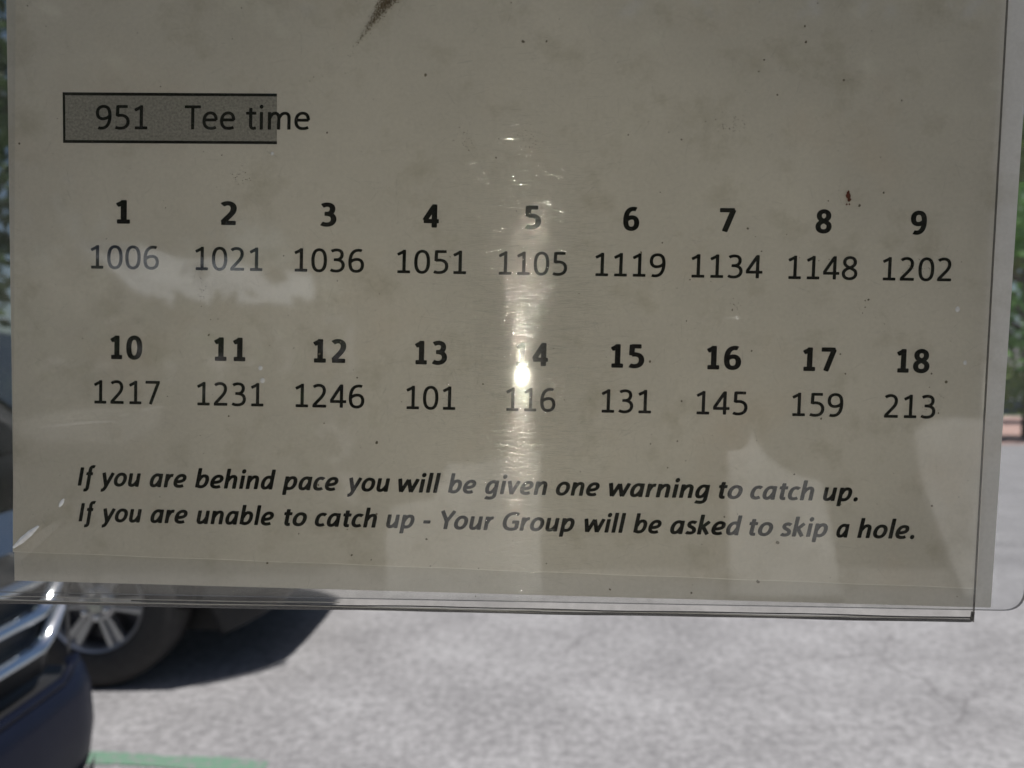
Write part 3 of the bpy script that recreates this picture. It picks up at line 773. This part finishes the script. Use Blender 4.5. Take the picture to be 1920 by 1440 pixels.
# ---------------------------------------------------------------- trees, shrubs and far things
def tree(name, label, loc, h, cr, leaf, nleaf=2600, lsize=.22, group=None, low=.25, trunk=True):
    root = empty(name, Vector(loc)); tag(root, label, "tree" if trunk else "shrub", group)
    if trunk:
        mb = MB(); mb.tube([(0, 0, 0), (.05, .02, h*.25), (-.04, .05, h*.5), (.03, 0, h*.8)], [h*.032, h*.024, h*.018, h*.006], 9)
        for k in range(9):
            a = rng.uniform(0, 6.28); z0 = h*rng.uniform(.3, .6); r_ = cr*rng.uniform(.5, .85)
            mb.tube([(0, .02, z0), (math.cos(a)*r_*.5, math.sin(a)*r_*.5, z0+h*.10), (math.cos(a)*r_, math.sin(a)*r_, z0+h*.16)], [h*.011, h*.007, h*.003], 6)
        mb.build("trunk", BARK, root, smooth=True)
    ncl = 34; cls = []
    for _ in range(ncl):
        d = rng.normal(size=3); d /= np.linalg.norm(d); q = rng.uniform(.35, 1)**.6
        zc = h*(low + (1-low)/2); cls.append((d*q*np.array((cr, cr, h*(1-low)/2))*.82 + np.array((0, 0, zc)), cr*rng.uniform(.2, .36)))
    mb = MB()
    for i in range(nleaf):
        c, r_ = cls[i % ncl]; d = rng.normal(size=3); d /= np.linalg.norm(d)
        p = c + d*r_*rng.uniform(.4, 1.05)**.5; p[2] = max(p[2], .03)
        a = rng.normal(size=3); a /= np.linalg.norm(a); b = np.cross(a, rng.normal(size=3)); b /= np.linalg.norm(b)
        s = lsize*rng.uniform(.5, 1.1)
        mb.add([p-a*s*.5, p+b*s*.28, p+a*s*.5, p-b*s*.28], [(0, 1, 2, 3)])
    mb.build("crown" if trunk else "foliage", leaf, root)
    return root
def hedge(label, x0, x1, y, depth, h, nleaf, group):
    root = empty("hedge", Vector(((x0+x1)/2, y, 0))); tag(root, label, "hedge", group)
    hx = (x1-x0)/2
    mb = MB(); mb.box((-hx+.2, -depth/2+.2, 0), (hx-.2, depth/2-.2, h-.25)); mb.build("stems", LEAFD, root)
    mb = MB()
    for i in range(nleaf):
        p = np.array((rng.uniform(-hx, hx), depth/2*rng.choice((1, 1, 1, -1))*rng.uniform(.7, 1.05), rng.uniform(.02, h)))
        if rng.uniform() < .3: p[1] = rng.uniform(-depth/2, depth/2); p[2] = h + rng.normal()*.10
        a = rng.normal(size=3); a /= np.linalg.norm(a); b = np.cross(a, rng.normal(size=3)); b /= np.linalg.norm(b)
        q = rng.uniform(.10, .22); mb.add([p-a*q*.5, p+b*q*.3, p+a*q*.5, p-b*q*.3], [(0, 1, 2, 3)])
    mb.build("foliage", LEAFD, root)
hedge("low dark hedge added behind the viewer to darken the reflection left of the glare", -9, -1.00, -3.9, 1.0, 1.22, 3800, "hedges added to darken reflections")  # both hedges are added out of view to keep the panel's reflection dark
hedge("tall dark hedge added behind the viewer to darken the reflection right of the glare", -1.05, 9, -4.1, 1.2, 3.1, 7000, "hedges added to darken reflections")
for x, y, lab in ((-3.6, -13, "dark tree added behind the viewer to darken reflections, the one nearer the tall hedge"), (-10.5, -13.5, "dark tree added behind the viewer to darken reflections, farther out over the lower hedge")):
    tree("shade_tree", lab, (x, y, 0), 8.2, 5.4, LEAFD, 9000, .5, "trees added to darken reflections", low=.26)  # unseen trees added to darken the upper part of the reflection
tree("shade_tree", "dark tree beyond the charcoal SUV at the far left edge", (-11.5, 15, 0), 11, 4.2, LEAFD, 4200, .42, None, low=.1)
tree("roadside_tree", "dark green leafy tree seen past the right edge of the sign", (17.5, 26, 0), 9.0, 3.4, LEAFG, 4200, .40, None, low=.13)
tree("light_shrub", "pale green sunlit foliage above the dark tree at the right edge", (30, 44, 0), 19, 7.5, LEAFL, 6000, .8, None, low=.3)
tree("low_shrub", "low yellow-green shrub at the foot of the dark tree on the right", (16.4, 24.2, 0), 2.6, 1.7, LEAFL, 1500, .2, None, low=.3, trunk=False)

b = empty("pale_building", Vector((48, 70, 0)))
tag(b, "small white building with slate blue base far off at the right edge", "building")
def bp(mb, nm, m, par=b):
    o = mb.build(nm, m, None); o.parent = par
    o.matrix_parent_inverse = b.matrix_world.inverted(); return o
mb = MB(); mb.box((38, 66, 1.2), (62, 76, 3.9)); bp(mb, "wall", WHITEW)
mb = MB(); mb.box((37.9, 65.9, 0), (62.1, 76.1, 1.2)); bp(mb, "base", BLUEW)
mb = MB(); mb.prism([(65, 3.9), (77, 3.9), (71, 6.4)], 37.4, 62.6, Matrix(((0, 0, 1, 0), (1, 0, 0, 0), (0, 1, 0, 0), (0, 0, 0, 1)))); bp(mb, "roof", ROOF)
for k in range(5):
    mb = MB(); mb.box((39.5+4.6*k, 65.93, 1.7), (41.3+4.6*k, 65.99, 3.2)); bp(mb, "window", GLASS)

# pale boards and a roof pane added, outlined to mirror as light patches
def mirror_dir(u, v):
    a = Vector(((u-960)/F, -(v-720)/F, -1)); r_ = a - n_c*2*a.dot(n_c)
    return (CAMM.to_3x3() @ r_)
TL = R(48); SKYPANE = simple("pale_blue_sky_patch", (.80, .84, .90), .6, var=.15, vscale=2)
SKYO = [(140,446),(215,446),(300,474),(340,490),(420,484),(475,505),(585,512),(592,558),(545,570),(420,566),(330,578),(250,545),(185,486)]
STREAKO = [(25,792),(90,774),(200,764),(300,766),(290,800),(235,832),(60,826)]
#                                       # the boards lean back, towards the sun overhead
for outline, y, lab in (((SKYO), -8.0, "pale blue roof pane added behind the viewer, standing in for sky mirrored over the first tee times"), (STREAKO, -1.8, "pale board added low at the left behind the viewer for the mirrored patch under the tenth hole time"), ([(1012,815),(975,850),(900,868),(842,868),(812,935),(735,950),(722,1010),(724,1118),(1016,1118)], -1.9, "pale board with a stepped top added behind the viewer for the mirrored patch below the lamp glare"),
                        ([(1365,808),(1408,808),(1440,858),(1480,884),(1540,902),(1560,1000),(1578,1118),(1366,1118)], -2.0, "pale board with a sloping top added behind the viewer for the mirrored patch in the lower right"),
                        ([(1712,812),(1735,790),(1790,782),(1850,790),(1870,1118),(1812,1118),(1765,1000),(1728,900)], -2.1, "pale board added behind the viewer for the mirrored patch at the right side of the holder")):
    o3 = Vector((0, y, 1.3 if y < -7 else .35)); nn = Vector((0, math.cos(TL), math.sin(TL))); uy = Vector((0, -math.sin(TL), math.cos(TL)))
    pts = []
    for u, v in outline:
        X, Y = sp(u, v); p = SHEET @ Vector((X, Y, ZF1)); d = mirror_dir(u, v)
        q = p + d*((o3-p).dot(nn)/d.dot(nn)) - o3; pts.append((q.x, q.dot(uy)))
    M = Matrix(((1, 0, 0, o3.x), (0, uy.y, nn.y, o3.y), (0, uy.z, nn.z, o3.z), (0, 0, 0, 1)))
    mb = MB(); mb.prism(pts, -.04, 0, M)
    if y > -7:
        tag(mb.build("reflection_board", BOARD), lab, "board", "boards added for mirrored patches"); continue
    ro = empty("added_roof_pane", o3 - Vector((2.8, 0, 1.3))); tag(ro, lab, "roof")  # pane added in place of the sky gap mirrored at the left
    o = mb.build("sky_patch_pane", SKYPANE); o.parent = ro; o.matrix_parent_inverse = ro.matrix_world.inverted()
    for px, py in pts[1::3]:
        q = M @ Vector((px, py, -.05)); mb = MB(); mb.tube([(q.x, q.y, 0), q], .04, 8)
        o = mb.build("post", STEEL); o.parent = ro; o.matrix_parent_inverse = ro.matrix_world.inverted()
